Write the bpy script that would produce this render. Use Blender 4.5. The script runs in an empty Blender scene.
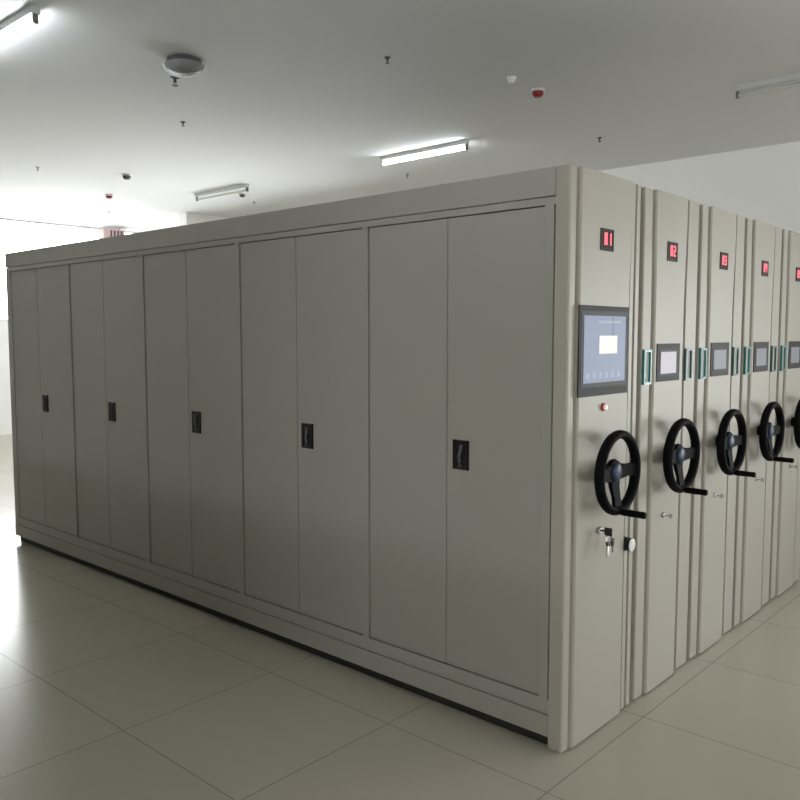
import bpy, bmesh, math, random
from math import pi, sin, cos, radians
from mathutils import Vector, Matrix
random.seed(4)
S = bpy.context.scene
COL = S.collection

# ------------------------------------------------------------------ helpers
def mat(name, col, rough=.5, metal=0., spec=.5, emit=None, estr=0., noise=0., nscale=40., bump=0., coat=0.):
    m = bpy.data.materials.new(name); m.use_nodes = True
    nt = m.node_tree; b = nt.nodes['Principled BSDF']
    b.inputs['Base Color'].default_value = (*col, 1)
    b.inputs['Roughness'].default_value = rough
    b.inputs['Metallic'].default_value = metal
    b.inputs['Specular IOR Level'].default_value = spec
    if coat: b.inputs['Coat Weight'].default_value = coat; b.inputs['Coat Roughness'].default_value = .12
    if emit: b.inputs['Emission Color'].default_value = (*emit, 1); b.inputs['Emission Strength'].default_value = estr
    if noise or bump:
        tc = nt.nodes.new('ShaderNodeTexCoord'); nz = nt.nodes.new('ShaderNodeTexNoise')
        nz.inputs['Scale'].default_value = nscale; nz.inputs['Detail'].default_value = 3
        nt.links.new(tc.outputs['Object'], nz.inputs['Vector'])
        if noise:
            mr = nt.nodes.new('ShaderNodeMapRange'); mr.inputs['To Min'].default_value = 1-noise; mr.inputs['To Max'].default_value = 1+noise
            mx = nt.nodes.new('ShaderNodeVectorMath'); mx.operation = 'SCALE'; mx.inputs[0].default_value = col
            nt.links.new(nz.outputs['Fac'], mr.inputs['Value']); nt.links.new(mr.outputs['Result'], mx.inputs['Scale'])
            nt.links.new(mx.outputs[0], b.inputs['Base Color'])
        if bump:
            bp = nt.nodes.new('ShaderNodeBump'); bp.inputs['Strength'].default_value = bump; bp.inputs['Distance'].default_value = .01
            nt.links.new(nz.outputs['Fac'], bp.inputs['Height']); nt.links.new(bp.outputs['Normal'], b.inputs['Normal'])
    return m

def box(bm, x0, x1, y0, y1, z0, z1, bev=0.):
    r = bmesh.ops.create_cube(bm, size=1)['verts']
    for v in r:
        v.co = Vector((x0+(v.co.x+.5)*(x1-x0), y0+(v.co.y+.5)*(y1-y0), z0+(v.co.z+.5)*(z1-z0)))
    if bev:
        es = list({e for v in r for e in v.link_edges})
        bmesh.ops.bevel(bm, geom=es, offset=bev, segments=2, affect='EDGES', profile=.5)

def cyl(bm, p0, p1, r0, r1=None, n=24):
    p0, p1 = Vector(p0), Vector(p1); d = p1-p0
    vs = bmesh.ops.create_cone(bm, cap_ends=True, segments=n, radius1=r0, radius2=r0 if r1 is None else r1, depth=d.length)['verts']
    M = Matrix.Translation((p0+p1)/2) @ d.to_track_quat('Z', 'Y').to_matrix().to_4x4()
    bmesh.ops.transform(bm, matrix=M, verts=vs)

def lathe(bm, prof, c=(0, 0, 0), axis='Z', n=40):
    """prof: list of (r, h)."""
    rings = []
    for r, h in prof:
        ring = []
        for i in range(n):
            a = 2*pi*i/n
            if axis == 'Z': p = (c[0]+r*cos(a), c[1]+r*sin(a), c[2]+h)
            else: p = (c[0]+r*cos(a), c[1]+h, c[2]+r*sin(a))
            ring.append(bm.verts.new(p))
        rings.append(ring)
    for A, B in zip(rings, rings[1:]):
        for i in range(n):
            bm.faces.new((A[i], A[(i+1) % n], B[(i+1) % n], B[i]))
    for R in (rings[0], rings[-1]): bm.faces.new(R)

def torus(bm, c, R, a, b, axis='Y', n=64, m=14):
    """ring of elliptical section: a radial, b along axis"""
    g = []
    for i in range(n):
        t = 2*pi*i/n; row = []
        for j in range(m):
            s = 2*pi*j/m; r = R+a*cos(s); h = b*sin(s)
            if axis == 'Y': p = (c[0]+r*cos(t), c[1]+h, c[2]+r*sin(t))
            else: p = (c[0]+r*cos(t), c[1]+r*sin(t), c[2]+h)
            row.append(bm.verts.new(p))
        g.append(row)
    for i in range(n):
        for j in range(m):
            bm.faces.new((g[i][j], g[(i+1) % n][j], g[(i+1) % n][(j+1) % m], g[i][(j+1) % m]))

def tube(bm, pts, r, n=10):
    pts = [Vector(p) for p in pts]
    rings = []
    for k, p in enumerate(pts):
        d = (pts[min(k+1, len(pts)-1)]-pts[max(k-1, 0)]).normalized()
        q = d.to_track_quat('Z', 'Y')
        rings.append([bm.verts.new(p+q @ Vector((r*cos(2*pi*i/n), r*sin(2*pi*i/n), 0))) for i in range(n)])
    for A, B in zip(rings, rings[1:]):
        for i in range(n): bm.faces.new((A[i], A[(i+1) % n], B[(i+1) % n], B[i]))
    bm.faces.new(rings[0]); bm.faces.new(rings[-1])

def obj(name, bm, m, parent=None, smooth=False):
    bmesh.ops.recalc_face_normals(bm, faces=bm.faces[:])
    me = bpy.data.meshes.new(name); bm.to_mesh(me); bm.free()
    for mm in (m if isinstance(m, (list, tuple)) else [m]): me.materials.append(mm)
    if smooth:
        for p in me.polygons: p.use_smooth = True
        me.set_sharp_from_angle(angle=radians(35))
    o = bpy.data.objects.new(name, me); COL.objects.link(o)
    if parent: o.parent = parent
    return o

def bx(name, m, parent, *a, bev=0., smooth=False):
    bm = bmesh.new(); box(bm, *a, bev=bev); return obj(name, bm, m, parent, smooth)

def thing(name, label, cat, loc=(0, 0, 0), group=None):
    o = bpy.data.objects.new(name, None); COL.objects.link(o); o.empty_display_size = .1
    o.location = loc; o['label'] = label; o['category'] = cat
    if group: o['group'] = group
    return o

def tag(o, label, cat, group=None):
    o['label'] = label; o['category'] = cat
    if group: o['group'] = group
    return o

def struct(name, bm, m, parent=None):
    o = obj(name, bm, m, parent)
    if not parent: o['kind'] = 'structure'
    return o

def copy_tree(o, parent=None):
    c = o.copy(); COL.objects.link(c)
    if parent: c.parent = parent
    for ch in [k for k in o.children]: copy_tree(ch, c)
    return c

# ------------------------------------------------------------------ materials
PAINT = (.38, .358, .303)
M = dict(
    paint=mat('warm_grey_powder_coat', PAINT, rough=.42, spec=.35, bump=.02, nscale=900),
    side=mat('shaded_door_paint', (.322, .312, .277), rough=.34, spec=.5, bump=.015, nscale=700),  # front paint darkened, putting the shade of the door side into the colour
    dark_gap=mat('dark_chassis_steel', (.012, .012, .010), rough=.6),
    seal=mat('brown_grey_rubber_seal', (.07, .065, .055), rough=.8),
    seam=mat('dark_door_seam', (.02, .02, .018), rough=.8),
    black=mat('black_wheel_rubber', (.004, .004, .0045), rough=.6, spec=.06),
    blackp=mat('black_plastic', (.006, .006, .006), rough=.4),
    hub=mat('blue_black_hub_cap', (.014, .028, .06), rough=.35, spec=.2),
    lever=mat('grey_steel_lever', (.10, .10, .105), rough=.4, metal=.3),
    bezel=mat('dark_grey_screen_bezel', (.028, .028, .026), rough=.5, spec=.12),
    bezel_in=mat('charcoal_screen_border', (.02, .022, .025), rough=.4, spec=.1),
    screen=mat('blue_lcd_screen', (.05, .06, .08), rough=.35, spec=.12, emit=(.36, .47, .70), estr=.38),
    screen_l=mat('lavender_lcd_screen', (.05, .05, .06), rough=.35, spec=.12, emit=(.62, .58, .64), estr=.7),
    screen_g=mat('dim_grey_lcd_screen', (.05, .05, .06), rough=.35, spec=.12, emit=(.42, .44, .47), estr=.42),
    dialog=mat('white_screen_patch', (.3, .3, .3), rough=.4, spec=.1, emit=(1, .90, .84), estr=.72),
    patch_peach=mat('peach_screen_bars', (.3, .3, .3), rough=.2, spec=.1, emit=(1, .74, .58), estr=.62),
    icons=mat('pale_blue_icon_pixels', (.1, .1, .1), rough=.4, spec=.1, emit=(.50, .62, .80), estr=.5),
    refl_line=mat('dark_blue_reflection', (.05, .05, .06), rough=.4, spec=.1, emit=(.25, .34, .55), estr=.3),
    disp=mat('dark_red_tinted_display', (.035, .014, .012), rough=.5, spec=.08),
    digit=mat('glowing_red_digits', (.3, .02, .03), rough=.5, spec=.1, emit=(1, .24, .29), estr=1.0),
    teal=mat('teal_plastic_frame', (.035, .19, .19), rough=.3),
    teald=mat('dark_teal_plastic_frame', (.05, .10, .10), rough=.3),
    card=mat('pale_green_card_window', (.36, .42, .385), rough=.5, spec=.15),
    chrome=mat('chrome_metal', (.55, .55, .55), rough=.22, metal=1),
    wplast=mat('white_plastic', (.75, .75, .74), rough=.35),
    redlens=mat('orange_red_button_rim', (.35, .06, .03), rough=.3),
    btn=mat('pale_pink_button', (.8, .55, .5), rough=.3, emit=(1, .6, .5), estr=.3),
    red=mat('dark_red_plastic', (.22, .008, .006), rough=.35),
    brown=mat('brown_sensor_plastic', (.10, .07, .065), rough=.5),
    grey=mat('mid_grey_metal', (.24, .24, .245), rough=.45),
    greyd=mat('dark_grey_metal', (.07, .07, .075), rough=.4),
    lampbody=mat('white_lamp_channel', (.62, .63, .62), rough=.4),
    holder=mat('grey_lamp_holder', (.16, .16, .15), rough=.5),
    tube_on=mat('lit_fluorescent_tube', (.8, .8, .8), emit=(.93, .98, 1.), estr=36.),
    tube_off=mat('unlit_fluorescent_tube', (.62, .64, .6), rough=.2),
    ring=mat('white_edge_highlight', (.85, .86, .86), rough=.12),  # white for the painted highlight under the ceiling bowl
    ceiling=mat('white_ceiling_paint', (.735, .74, .75), rough=.9, noise=.015, nscale=.8),
    wall=mat('white_wall_paint', (.92, .915, .905), rough=.85, noise=.01, nscale=1.2),
    frame=mat('white_window_frame', (.7, .7, .7), rough=.4),
    pinkbox=mat('pale_pink_casing', (.62, .46, .46), rough=.5),
    slot=mat('dark_maroon_slot', (.10, .04, .05), rough=.6),
)

def glass_mat():
    m = bpy.data.materials.new('window_glass'); m.use_nodes = True; nt = m.node_tree; nt.nodes.clear()
    o = nt.nodes.new('ShaderNodeOutputMaterial'); mx = nt.nodes.new('ShaderNodeMixShader')
    t = nt.nodes.new('ShaderNodeBsdfTransparent'); g = nt.nodes.new('ShaderNodeBsdfGlossy'); f = nt.nodes.new('ShaderNodeFresnel')
    t.inputs['Color'].default_value = (.93, .96, .95, 1); g.inputs['Roughness'].default_value = .02; f.inputs['IOR'].default_value = 1.45
    nt.links.new(f.outputs[0], mx.inputs[0]); nt.links.new(t.outputs[0], mx.inputs[1]); nt.links.new(g.outputs[0], mx.inputs[2]); nt.links.new(mx.outputs[0], o.inputs[0])
    return m
M['glass'] = glass_mat()

def floor_mat():
    m = bpy.data.materials.new('polished_beige_floor_tiles'); m.use_nodes = True; nt = m.node_tree; b = nt.nodes['Principled BSDF']
    tc = nt.nodes.new('ShaderNodeTexCoord'); mp = nt.nodes.new('ShaderNodeMapping'); mp.inputs['Location'].default_value = (.27, .1, 0)
    br = nt.nodes.new('ShaderNodeTexBrick'); br.offset = 0; br.inputs['Scale'].default_value = 1
    br.inputs['Brick Width'].default_value = .8; br.inputs['Row Height'].default_value = .8; br.inputs['Mortar Size'].default_value = .0025
    br.inputs['Color1'].default_value = (.50, .47, .385, 1); br.inputs['Color2'].default_value = (.48, .455, .37, 1); br.inputs['Mortar'].default_value = (.27, .25, .20, 1)
    nt.links.new(tc.outputs['Object'], mp.inputs[0]); nt.links.new(mp.outputs[0], br.inputs['Vector']); nt.links.new(br.outputs['Color'], b.inputs['Base Color'])
    b.inputs['Roughness'].default_value = .22
    return m
M['floor'] = floor_mat()

# ------------------------------------------------------------------ the room
XL, XR, YF, YB, HC, T = -9.5, 6.14, -8.0, 12.5, 3.6, .2
bm = bmesh.new(); box(bm, XL-T, XR+T, YF-T, YB+T, -.15, -.03); struct('floor', bm, M['floor'])
bm = bmesh.new(); box(bm, XL-T, XR+T, YF-T, YB+T, HC, HC+.15); struct('ceiling', bm, M['ceiling'])

WN = [0]
def wall(name, axis, p0, p1, a0, a1, holes):
    """slab wall between p0..p1 on its normal axis, a0..a1 along it, holes = (b0, b1, z0, z1)"""
    bm = bmesh.new()
    def put(b0, b1, z0, z1):
        if b1-b0 < 1e-4 or z1-z0 < 1e-4: return
        if axis == 'x': box(bm, p0, p1, b0, b1, z0, z1)
        else: box(bm, b0, b1, p0, p1, z0, z1)
    cur = a0
    for b0, b1, z0, z1 in sorted(holes):
        put(cur, b0, -.03, HC); put(b0, b1, -.03, z0); put(b0, b1, z1, HC); cur = b1
    put(cur, a1, -.03, HC)
    struct(name, bm, M['wall'])
    pm = (p0+p1)/2
    for b0, b1, z0, z1 in holes:
        WN[0] += 1
        r = bpy.data.objects.new('window_%d' % WN[0], None); COL.objects.link(r); r['kind'] = 'structure'
        r.location = (pm, (b0+b1)/2, z0) if axis == 'x' else ((b0+b1)/2, pm, z0)
        w, h = (b1-b0)/2, z1-z0
        f = bmesh.new(); g = bmesh.new()
        def fb(bm_, u0, u1, v0, v1, t):
            if axis == 'x': box(bm_, -t, t, u0, u1, v0, v1)
            else: box(bm_, u0, u1, -t, t, v0, v1)
        e = .02 if z1 > 3.55 else .05
        fb(f, -w, w, 0, e, .04); fb(f, -w, w, h-e, h, .04); fb(f, -w, -w+e, e, h-e, .04); fb(f, w-e, w, e, h-e, .04)
        n = 1 if z1 > 3.55 else max(1, round(2*w/1.1))
        for i in range(1, n):
            u = -w+2*w*i/n; fb(f, u-.02, u+.02, e, h-e, .03)
        fb(g, -w+e, w-e, e, h-e, .004)
        obj('window_frame', f, M['frame'], r); obj('window_pane', g, M['glass'], r)
        # daylight portal in the opening
        L = bpy.data.lights.new('window_portal', 'AREA'); L.shape = 'RECTANGLE'; L.size = 2*w; L.size_y = h; L.cycles.is_portal = True
        lo = bpy.data.objects.new('window_portal', L); COL.objects.link(lo)
        cx, cy = (XL+XR)/2, (YF+YB)/2
        if axis == 'x':
            s = 1 if pm < cx else -1; lo.location = (pm, (b0+b1)/2, z0+h/2); d = Vector((s, 0, 0))
        else:
            s = 1 if pm < cy else -1; lo.location = ((b0+b1)/2, pm, z0+h/2); d = Vector((0, s, 0))
        lo.rotation_euler = d.to_track_quat('-Z', 'Z').to_euler()

wall('wall_back', 'y', YB, YB+T, XL, XR, [(1.4, 6.04, 1.9, 3.6)])
wall('wall_front', 'y', YF-T, YF, XL, XR, [(1.6, 4.6, .8, 2.6)])  # unseen window added to fill light onto the rack fronts
wall('wall_right', 'x', XR, XR+T, YF-T, YB+T, [(-4.6, -2.2, .3, 2.5), (5.2, 9.55, .8, 2.6), (10.1, 12.2, .8, 2.6)])  # the two far openings are unseen, added to brighten the ceiling
wall('wall_left', 'x', XL-T, XL, YF-T, YB+T, [(-7.2, -3.2, .9, 3.3)])  # unseen window added to light the door side and right wall
bm = bmesh.new(); box(bm, 4.72, XR, 9.67, 9.87, -.03, HC); struct('wall_alcove', bm, M['wall'])

# ------------------------------------------------------------------ racks
H, DEP, Y0 = 2.3, 5.10, .063
PITCH, RW = .64, .60

def front_panel(rk, first):
    """formed sheet-steel end panel: flat side strips, grooves and a raised centre field with gently flared edges"""
    bm = bmesh.new(); rows = []
    N = 48
    for k in range(N+1):
        z = -.022+(H+.022)*k/N
        t = max(0, min(1, (z-1.75)/.5)); fl = .018*t*t*(3-2*t)
        t2 = max(0, 1-abs(z-1.25)/.25); fl += .006*t2*t2*(3-2*t2)
        if first:
            a, b, c, d = .063, .483+fl, .545+fl*.3, .562
            P = [(0, .063), (0, .008), (.003, .002), (.010, 0), (.046, 0), (.050, .003), (.053, .018), (a-.006, .018), (a-.002, -.006), (a+.006, -.012), (b-.004, -.012), (b, -.008), (b+.003, .012), (.512+fl*.5, .012), (.513+fl*.5, .001), (c-.002, .001), (c, .016), (d-.001, .016), (d, 0), (RW-.006, 0), (RW, .006), (RW, .063)]
        else:
            a, b = .100-fl*.5, .418+fl
            P = [(0, .063), (0, .006), (.002, .002), (.006, 0), (a-.018, 0), (a-.012, .004), (a-.009, .014), (a-.003, .014), (a, -.006), (a+.008, -.012), (b-.006, -.012), (b, -.006), (b+.002, .014), (.466+fl*.6, .014), (.467+fl*.6, .001), (.470+fl*.6, 0), (RW-.006, 0), (RW-.002, .002), (RW, .006), (RW, .030), (RW, .063)]
        rows.append([bm.verts.new((x, y, z)) for x, y in P])
    for A, B in zip(rows, rows[1:]):
        for i in range(len(A)): 
            j = (i+1) % len(A); bm.faces.new((A[i], A[j], B[j], B[i]))
    bm.faces.new(rows[0]); bm.faces.new(rows[-1])
    return obj('front_panel', bm, M['paint'], rk)

SEG = {'0': 'abcdef', '1': 'bc', '2': 'abged', '3': 'abgcd', '4': 'fgbc', '5': 'afgcd'}
def digits(parent, txt, cx, cz, y):
    w, h, t = .024, .050, .009
    for i, ch in enumerate(txt):
        bm = bmesh.new()
        x = cx-.015+i*.034
        R = dict(a=(x-w/2, x+w/2, cz+h/2-t, cz+h/2), g=(x-w/2, x+w/2, cz-t/2, cz+t/2), d=(x-w/2, x+w/2, cz-h/2, cz-h/2+t),
                 f=(x-w/2, x-w/2+t, cz, cz+h/2), b=(x+w/2-t, x+w/2, cz, cz+h/2), e=(x-w/2, x-w/2+t, cz-h/2, cz), c=(x+w/2-t, x+w/2, cz-h/2, cz))
        for s in SEG[ch]:
            x0, x1, z0, z1 = R[s]; box(bm, x0, x1, y-.0015, y+.001, z0, z1)
        obj('lit_digit', bm, M['digit'], parent)['label'] = 'glowing red digit %s' % ch

def number_display(rk, cx, txt):
    d = bmesh.new(); y = -.012
    for a in ((cx-.054, cx+.054, y-.004, y+.002, 2.072, 2.082), (cx-.054, cx+.054, y-.004, y+.002, 1.994, 2.006),
              (cx-.054, cx-.044, y-.004, y+.002, 2.006, 2.072), (cx+.044, cx+.054, y-.004, y+.002, 2.006, 2.072)): box(d, *a)
    o = obj('number_display', d, M['bezel'], rk)
    bx('display_window', M['disp'], o, cx-.044, cx+.044, y-.002, y+.002, 2.006, 2.072)
    digits(o, txt, cx+.002, 2.042, y-.003)

def screen(rk, x0, x1, z0, z1, sx0, sx1, sz0, sz1, m, name, y=-.012):
    b = bmesh.new(); t = .004
    box(b, x0, x1, y-t, y+.002, z0, z1, bev=.0015)
    o = obj(name, b, M['bezel'], rk)
    e = .018 if name == 'touch_screen' else .012
    bx('inner_border', M['bezel_in'], o, sx0-e, sx1+e, y-t-.001, y-t+.003, sz0-e, sz1+e)
    bx('lcd', m, o, sx0, sx1, y-t-.0025, y-t+.002, sz0, sz1)
    return o

def handwheel(rk, cx, cz):
    b = bmesh.new(); yw = -.088; R = .157
    torus(b, (cx, yw, cz), R, .018, .022)
    lathe(b, [(.030, .02), (.030, -.055), (.052, -.056), (.055, -.066), (.050, -.078), (.040, -.080)], (cx, 0, cz), 'Y', 28)
    for a in (0, 180, 270):
        d = Vector((cos(radians(a)), 0, sin(radians(a)))); n = Vector((-d.z, 0, d.x))
        secs = [(.030, .034, -.060, -.079), (.060, .030, -.062, -.080), (.100, .024, -.072, -.088), (R, .028, -.080, -.096)]
        rings = []
        for r, w, ya, yb in secs:
            c = Vector((cx, 0, cz))+d*r
            rings.append([b.verts.new(c+n*w+Vector((0, ya, 0))), b.verts.new(c-n*w+Vector((0, ya, 0))), b.verts.new(c-n*w+Vector((0, yb, 0))), b.verts.new(c+n*w+Vector((0, yb, 0)))])
        for A, B in zip(rings, rings[1:]):
            for i in range(4): b.faces.new((A[i], A[(i+1) % 4], B[(i+1) % 4], B[i]))
        b.faces.new(rings[0]); b.faces.new(rings[-1])
    o = obj('handwheel', b, M['black'], rk, smooth=True)
    b = bmesh.new(); lathe(b, [(.040, -.078), (.040, -.084), (.034, -.089), (.018, -.092), (.003, -.093)], (cx, 0, cz), 'Y', 28)
    h = obj('hub_cap', b, M['hub'], o, smooth=True); h['label'] = 'round blue-black hub cap'
    b = bmesh.new(); p = Vector((cx-.005, 0, cz-R-.002))
    lathe(b, [(.004, -.085), (.012, -.088), (.012, -.100), (.009, -.104), (.0135, -.110), (.0145, -.150), (.0135, -.190), (.0145, -.205), (.012, -.212), (.003, -.214)], p, 'Y', 18)
    obj('crank_handle', b, M['black'], o, smooth=True)

def label_holder(rk, x0, x1, m):
    b = bmesh.new(); z0, z1, t, y = 1.432, 1.588, .011, -.012
    for a in ((x0, x1, y, .001, z1-t, z1), (x0, x1, y, .001, z0, z0+t), (x0, x0+t, y, .001, z0+t, z1-t), (x1-t, x1, y, .001, z0+t, z1-t)): box(b, *a)
    o = obj('label_holder', b, m, rk)
    bx('card_window', M['card'], o, x0+t, x1-t, -.003, .001, z0+t, z1-t)

def small_lock(rk, cx, cz, y=-.012):
    b = bmesh.new(); lathe(b, [(.013, .004), (.013, -.006), (.010, -.010), (.003, -.011)], (cx, y, cz), 'Y', 20)
    o = obj('key_lock', b, M['chrome'], rk, smooth=True)
    b = bmesh.new(); box(b, cx-.0015, cx+.0015, y-.034, y-.008, cz-.004, cz+.004); box(b, cx-.002, cx+.002, y-.048, y-.032, cz-.011, cz+.011, bev=.001)
    obj('key', b, M['chrome'], o)

def rack(k, first=False, label=''):
    x = k*PITCH
    rk = thing('mobile_shelving_rack', label, 'mobile shelving rack', (x, 0, 0), 'steel mobile shelving racks standing side by side')
    # carcass (sheet steel body), top flush with end panel
    bx('body', M['paint'], rk, .02 if first else .004, RW-.004, Y0, DEP, .024, H, bev=.002)
    bx('wheel_base', M['dark_gap'], rk, .035, RW-.03, .02, DEP-.002, -.03, .024)
    front_panel(rk, first)
    bx('rubber_seal', M['seal'], rk, RW, RW+.039, .022, .05, .03, H-.01)
    if first:
        # side of the block: header, post-and-rail frame, five pairs of doors
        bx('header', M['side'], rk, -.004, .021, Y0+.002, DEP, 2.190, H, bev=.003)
        posts = [.091, 1.095, 2.082, 3.075, 4.062, 5.062]
        f = bmesh.new(); pw = .020
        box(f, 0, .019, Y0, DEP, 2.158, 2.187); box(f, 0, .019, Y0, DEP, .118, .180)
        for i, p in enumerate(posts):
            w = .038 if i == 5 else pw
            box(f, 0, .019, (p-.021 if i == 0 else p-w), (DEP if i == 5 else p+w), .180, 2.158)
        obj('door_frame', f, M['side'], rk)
        bx('seam_backing', M['seam'], rk, .015, .0205, Y0, DEP, .10, 2.2)
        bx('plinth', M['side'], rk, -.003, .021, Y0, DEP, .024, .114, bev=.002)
        for p0, p1 in zip(posts, posts[1:]):
            a, b = p0+pw+.004, p1-pw-.004; mid = p0+.5*(p1-p0)+.008
            for (u0, u1, hd) in ((a, mid-.0025, True), (mid+.0015, b, False)):
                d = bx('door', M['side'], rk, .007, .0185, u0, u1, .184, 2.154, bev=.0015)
                if hd:
                    hc = u1-.079; h = bmesh.new(); z0, z1 = 1.072, 1.200
                    box(h, .002, .009, hc-.042, hc+.042, z0, z1)
                    for q in ((hc-.042, hc+.042, z1-.012, z1), (hc-.042, hc+.042, z0, z0+.012), (hc-.042, hc-.030, z0, z1), (hc+.030, hc+.042, z0, z1)):
                        box(h, -.001, .003, *q)
                    ho = obj('recessed_handle', h, M['blackp'], d)
                    ho['label'] = 'black recessed handle with grey lever'
                    bm2 = bmesh.new(); bm2.from_mesh(ho.data)
                    nf = len(bm2.faces)
                    tube(bm2, [(-.001, hc+.004, z0+.030), (-.005, hc+.006, z0+.055), (-.005, hc-.002, z0+.080), (-.001, hc-.004, z0+.108)], .0075, 10)
                    cyl(bm2, (.003, hc+.002, z0+.018), (-.003, hc+.002, z0+.018), .007, n=14)
                    bm2.faces.ensure_lookup_table()
                    for fc in bm2.faces[nf:]: fc.material_index = 1
                    bmesh.ops.recalc_face_normals(bm2, faces=bm2.faces[:])
                    bm2.to_mesh(ho.data); bm2.free(); ho.data.materials.append(M['lever'])
    return rk

labels = ['grey steel mobile rack at the near corner with side doors and a large touch screen',
          'grey steel mobile rack directly beside the large-screen corner rack, display reading 02',
          'grey steel mobile rack third from the near corner, display reading 03',
          'grey steel mobile rack fourth from the near corner, display reading 04',
          'grey steel mobile rack farthest right, cut off by the edge, display reading 05']
for k in range(5):
    first = k == 0
    rk = rack(k, first, labels[k])
    cx = .278 if first else .271
    number_display(rk, cx-.006, '0%d' % (k+1))
    handwheel(rk, .264 if first else .259, 1.094)
    if first:
        s = screen(rk, .056, .478, 1.408, 1.771, .090, .441, 1.462, 1.731, M['screen'], 'touch_screen')
        y = -.0145-.0042
        bx('screen_patch', M['dialog'], s, .215, .368, y, y+.002, 1.578, 1.651)  # plain white rectangle with two peach bars on the display
        b = bmesh.new(); box(b, .225, .358, y-.0006, y+.001, 1.612, 1.618); obj('patch_bar', b, M['patch_peach'], s); b = bmesh.new(); box(b, .225, .358, y-.0006, y+.001, 1.590, 1.598); obj('patch_bar', b, M['patch_peach'], s)
        b = bmesh.new()
        for i in range(6): bx('screen_icon', M['icons'], s, .112+i*.052, .134+i*.052, y, y+.002, 1.478, 1.502)
        box(b, .200, .40, y, y+.002, 1.702, 1.712); obj('screen_title_bar', b, M['icons'], s)
        b = bmesh.new(); box(b, .325, .333, y, y+.002, 1.651, 1.731); obj('screen_reflection_line', b, M['refl_line'], s)  # reflection on the glass, drawn as a dark line
        # push button
        b = bmesh.new(); lathe(b, [(.017, .004), (.017, -.006), (.013, -.009), (.003, -.009)], (.266, -.012, 1.358), 'Y', 24)
        o = obj('push_button', b, M['redlens'], rk, True)
        b = bmesh.new(); lathe(b, [(.0115, -.006), (.0115, -.014), (.009, -.018), (.002, -.018)], (.266, -.012, 1.358), 'Y', 24); obj('button_cap', b, M['btn'], o, True)
        # key switch with key, ring and hanging spare keys
        kx, kz, y = .250, .847, -.012
        b = bmesh.new(); lathe(b, [(.015, .004), (.015, -.008), (.012, -.012), (.003, -.013)], (kx, y, kz), 'Y', 24)
        ks = obj('key_switch', b, M['chrome'], rk, True)
        b = bmesh.new(); box(b, kx-.002, kx+.002, y-.030, y-.010, kz-.004, kz+.004); box(b, kx-.004, kx+.004, y-.062, y-.028, kz-.018, kz+.016, bev=.003)
        ky = obj('switch_key', b, M['blackp'], ks, True); ky['label'] = 'black-headed key in the switch'
        b = bmesh.new(); torus(b, (kx, y-.046, kz-.036), .022, .0022, .0022, axis='Y', n=28, m=8)
        box(b, kx-.020, kx+.004, y-.052, y-.046, kz-.100, kz-.050, bev=.002); obj('key_ring', b, M['chrome'], ks, True)
        b = bmesh.new(); box(b, kx+.006, kx+.030, y-.060, y-.052, kz-.062, kz-.028, bev=.004); box(b, kx+.015, kx+.022, y-.058, y-.055, kz-.088, kz-.060)
        box(b, kx-.030, kx-.008, y-.058, y-.052, kz-.056, kz-.036, bev=.003)
        sk = obj('spare_key', b, M['blackp'], ks, True); sk['label'] = 'spare keys with black heads on the ring'
        # rotary knob on the right strip
        b = bmesh.new(); lathe(b, [(.031, .004), (.031, -.012), (.028, -.018), (.028, -.026), (.031, -.030), (.031, -.038), (.003, -.038)], (.512, .004, .736), 'Y', 28)
        o = obj('rotary_knob', b, M['blackp'], rk, True)
        b = bmesh.new(); lathe(b, [(.028, -.0375), (.029, -.041), (.024, -.044), (.003, -.045)], (.512, .004, .736), 'Y', 28); obj('knob_face', b, M['wplast'], o, True)['label'] = 'white round face of the black knob'
    else:
        screen(rk, .124, .374, 1.440, 1.614, .160, .328, 1.476, 1.576, M['screen_l'] if k == 1 else M['screen_g'], 'control_screen')
        label_holder(rk, .004, .078, M['teal']); label_holder(rk, .460, .538, M['teald'])
        small_lock(rk, .235, .806)

# ------------------------------------------------------------------ ceiling fittings
def lamp(x, y0, y1, on, label, R=.0135):
    L = y1-y0
    t = thing('ceiling_tube_light', label, 'tube light', (x, y0, HC), 'bare tube lights on the ceiling')
    b = bmesh.new(); box(b, -.03, .03, .0, L, -.045, 0, bev=.004); obj('lamp_body', b, M['lampbody'], t)
    for yy in (0, L-.02):
        b = bmesh.new(); box(b, -.016, .016, yy, yy+.02, -.098, -.04, bev=.003); obj('lamp_holder', b, M['holder'], t)
    for u in ((0,) if R < .02 else (-.034, .034)):
        b = bmesh.new(); cyl(b, (u, .02, -.078), (u, L-.02, -.078), R, n=16); o = obj('tube', b, M['tube_on'] if on else M['tube_off'], t, True)
        o['label'] = 'glowing white tube' if on else 'unlit tube'
    return t
lamp(3.86, 3.43, 4.60, True, 'lit white tube light on the ceiling above the middle of the racks')
lamp(3.86, 6.98, 8.12, False, 'small distant tube light, unlit, near the bright far windows')
lamp(3.86, -.38, .79, False, 'unlit tube light at the upper right, running off the right edge')
lamp(-.50, 3.33, 4.53, True, 'lit tube light in the upper left corner, over the aisle')
for n, yy in enumerate((-.30, 1.56, 3.42)):  # unseen lamps added to light the door side over the block
    lamp(-4.78, yy, yy+1.2, True, 'added unseen tube light above the added block behind the camera, %s of three' % ('nearest', 'middle', 'farthest')[n], .025)

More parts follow.
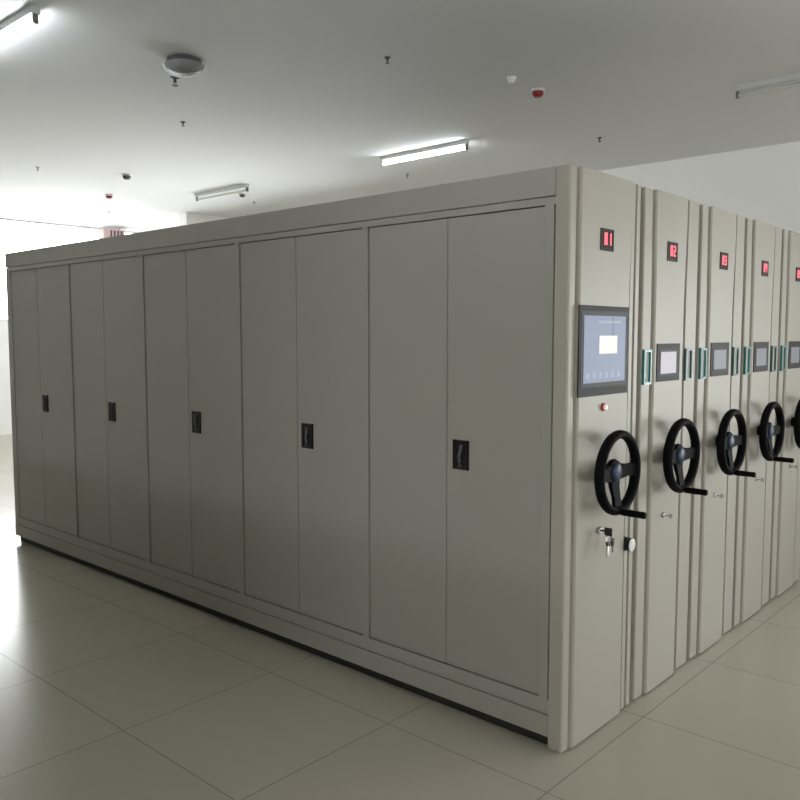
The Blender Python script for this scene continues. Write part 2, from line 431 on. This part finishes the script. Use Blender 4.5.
# bowl fitting with a white arc added as the highlight on its lower edge
t = thing('bowl_ceiling_fitting', 'grey bowl-shaped ceiling fitting with the highlight of its lower edge added as a white arc, upper left', 'ceiling fitting', (.62, 3.48, HC))
b = bmesh.new(); lathe(b, [(.10, 0), (.122, -.008), (.122, -.034), (.11, -.040), (.003, -.040)], (0, 0, 0)); obj('ceiling_canopy', b, M['greyd'], t, True)
b = bmesh.new(); lathe(b, [(.128, -.036), (.136, -.044), (.124, -.068), (.092, -.088), (.05, -.098), (.003, -.101)], (0, 0, 0)); obj('bowl', b, M['grey'], t, True)
b = bmesh.new(); torus(b, (0, 0, -.042), .135, .003, .003, axis='Z', n=56, m=10); obj('rim', b, M['grey'], t, True)
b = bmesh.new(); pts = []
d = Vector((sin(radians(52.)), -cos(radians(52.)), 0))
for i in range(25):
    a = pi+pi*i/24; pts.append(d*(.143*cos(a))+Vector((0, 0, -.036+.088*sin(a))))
tube(b, pts, .0085, 12); obj('highlight_arc', b, M['ring'], t, True)['label'] = 'white arc added as the highlight on the bowl edge'

def sprinkler(x, y, label, m='greyd', s=.75):
    b = bmesh.new(); lathe(b, [(.030*s, 0), (.030*s, -.005), (.011*s, -.010), (.010*s, -.030*s), (.012*s, -.034*s), (.004, -.036*s)], (0, 0, 0), n=20)
    cyl(b, (-.009*s, 0, -.030*s), (-.006*s, 0, -.052*s), .0025, n=8); cyl(b, (.009*s, 0, -.030*s), (.006*s, 0, -.052*s), .0025, n=8)
    lathe(b, [(.003, -.050*s), (.020*s, -.052*s), (.020*s, -.055*s), (.003, -.057*s)], (0, 0, 0), n=20)
    o = obj('ceiling_sprinkler', b, M[m], None, True); o.location = (x, y, HC); tag(o, label, 'sprinkler', 'small ceiling sprinklers'); return o
sprinkler(1.57, 4.95, 'small dark ceiling sprinkler directly below the bowl fitting in view')
sprinkler(1.55, 2.38, 'small dark ceiling sprinkler at top centre, left of the smoke detector')
sprinkler(4.66, 2.40, 'small dark ceiling sprinkler nearest the corner above the rack fronts')
sprinkler(4.77, 5.03, 'tiny ceiling sprinkler just below the lit middle tube light', 'grey')
sprinkler(.80, 3.88, 'dark sprinkler close beside the bowl ceiling fitting', 'greyd', 1.15)
sprinkler(4.80, 8.05, 'tiny pale sprinkler right of the distant unlit tube light', 'grey')
sprinkler(1.58, 7.95, 'tiny pale sprinkler at the far left of the ceiling', 'grey')
sprinkler(3.85, 10.5, 'tiny pale sprinkler above the slotted box by the far windows', 'grey')

def detector(x, y, label, mbase, mcap, R=.055, name='smoke_detector', cat='smoke detector', h=.045):
    t = thing(name, label, cat, (x, y, HC))
    b = bmesh.new(); lathe(b, [(R, 0), (R, -.012), (R*.9, -.018), (.003, -.018)], (0, 0, 0), n=32); obj('detector_base', b, M[mbase], t, True)
    b = bmesh.new(); lathe(b, [(R*.82, -.016), (R*.78, -h*.7), (R*.5, -h), (.003, -h-.003)], (0, 0, 0), n=32); obj('detector_head', b, M[mcap], t, True)
detector(2.50, 1.98, 'white round smoke detector beside the red alarm on the ceiling', 'wplast', 'wplast', .036, h=.045)
detector(2.90, 2.00, 'dark red round fire alarm on the ceiling, upper centre', 'wplast', 'red', .055, 'fire_alarm', 'fire alarm', .06)
detector(2.50, 7.58, 'grey-brown round detector on the ceiling, larger one above the far windows', 'wplast', 'brown', .06, h=.06)
detector(3.08, 9.08, 'dark reddish round detector close to the far windows', 'wplast', 'red', .055, h=.055)
detector(4.26, 7.62, 'small brown detector right below the distant unlit tube light', 'wplast', 'brown', .05, h=.05)

# slotted box hung high at the far windows
t = thing('ventilation_box', 'small pale pink box with dark vertical slots high by the far windows', 'ventilation box', (4.72, 12.30, 3.40))
bx('casing', M['pinkbox'], t, 0, .42, 0, .18, 0, .17, bev=.006)
b = bmesh.new()
for i in range(4): box(b, .13+i*.068, .16+i*.068, -.004, .01, .015, .155)
obj('slots', b, M['slot'], t)
b = bmesh.new(); cyl(b, (.06, .09, .16), (.06, .09, .20), .008, n=10); obj('hanger_rod', b, M['grey'], t); b = bmesh.new(); cyl(b, (.36, .09, .16), (.36, .09, .20), .008, n=10); obj('hanger_rod', b, M['grey'], t)

# unseen block added across the aisle to shade the rack doors
t = thing('added_shelving_block', 'long grey unseen block added across the aisle to shade the rack doors', 'added shelving block', (-2.98, -0.30, 0))
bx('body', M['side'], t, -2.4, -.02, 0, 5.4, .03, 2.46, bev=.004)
bx('wheel_base', M['dark_gap'], t, -2.36, -.05, .02, 5.08, -.03, .03)
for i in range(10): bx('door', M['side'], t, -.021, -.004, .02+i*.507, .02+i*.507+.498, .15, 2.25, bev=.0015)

# ------------------------------------------------------------------ world, camera, view
w = bpy.data.worlds.new('overcast_sky'); S.world = w; w.use_nodes = True
bg = w.node_tree.nodes['Background']; bg.inputs[0].default_value = (1, .965, .99, 1); bg.inputs[1].default_value = 14.0

cam = bpy.data.cameras.new('camera'); co = bpy.data.objects.new('camera', cam); COL.objects.link(co); S.camera = co
cam.sensor_width = 36; cam.sensor_fit = 'HORIZONTAL'; cam.lens = 812/800*36; cam.clip_start = .05; cam.clip_end = 200
co.location = (-2.76994, -1.61464, 1.65379)
yaw, pitch = radians(41.904), radians(4.5767)
fw = Vector((cos(yaw)*cos(pitch), sin(yaw)*cos(pitch), -sin(pitch)))
co.rotation_euler = fw.to_track_quat('-Z', 'Y').to_euler()

S.view_settings.view_transform = 'Standard'; S.view_settings.look = 'None'; S.view_settings.exposure = 0.0; S.view_settings.gamma = 1
S.view_settings.use_curve_mapping = False
S.cycles.use_denoising = True; S.cycles.max_bounces = 10; S.cycles.diffuse_bounces = 6; S.cycles.sample_clamp_indirect = 8
S.cycles.caustics_reflective = False; S.cycles.caustics_refractive = False
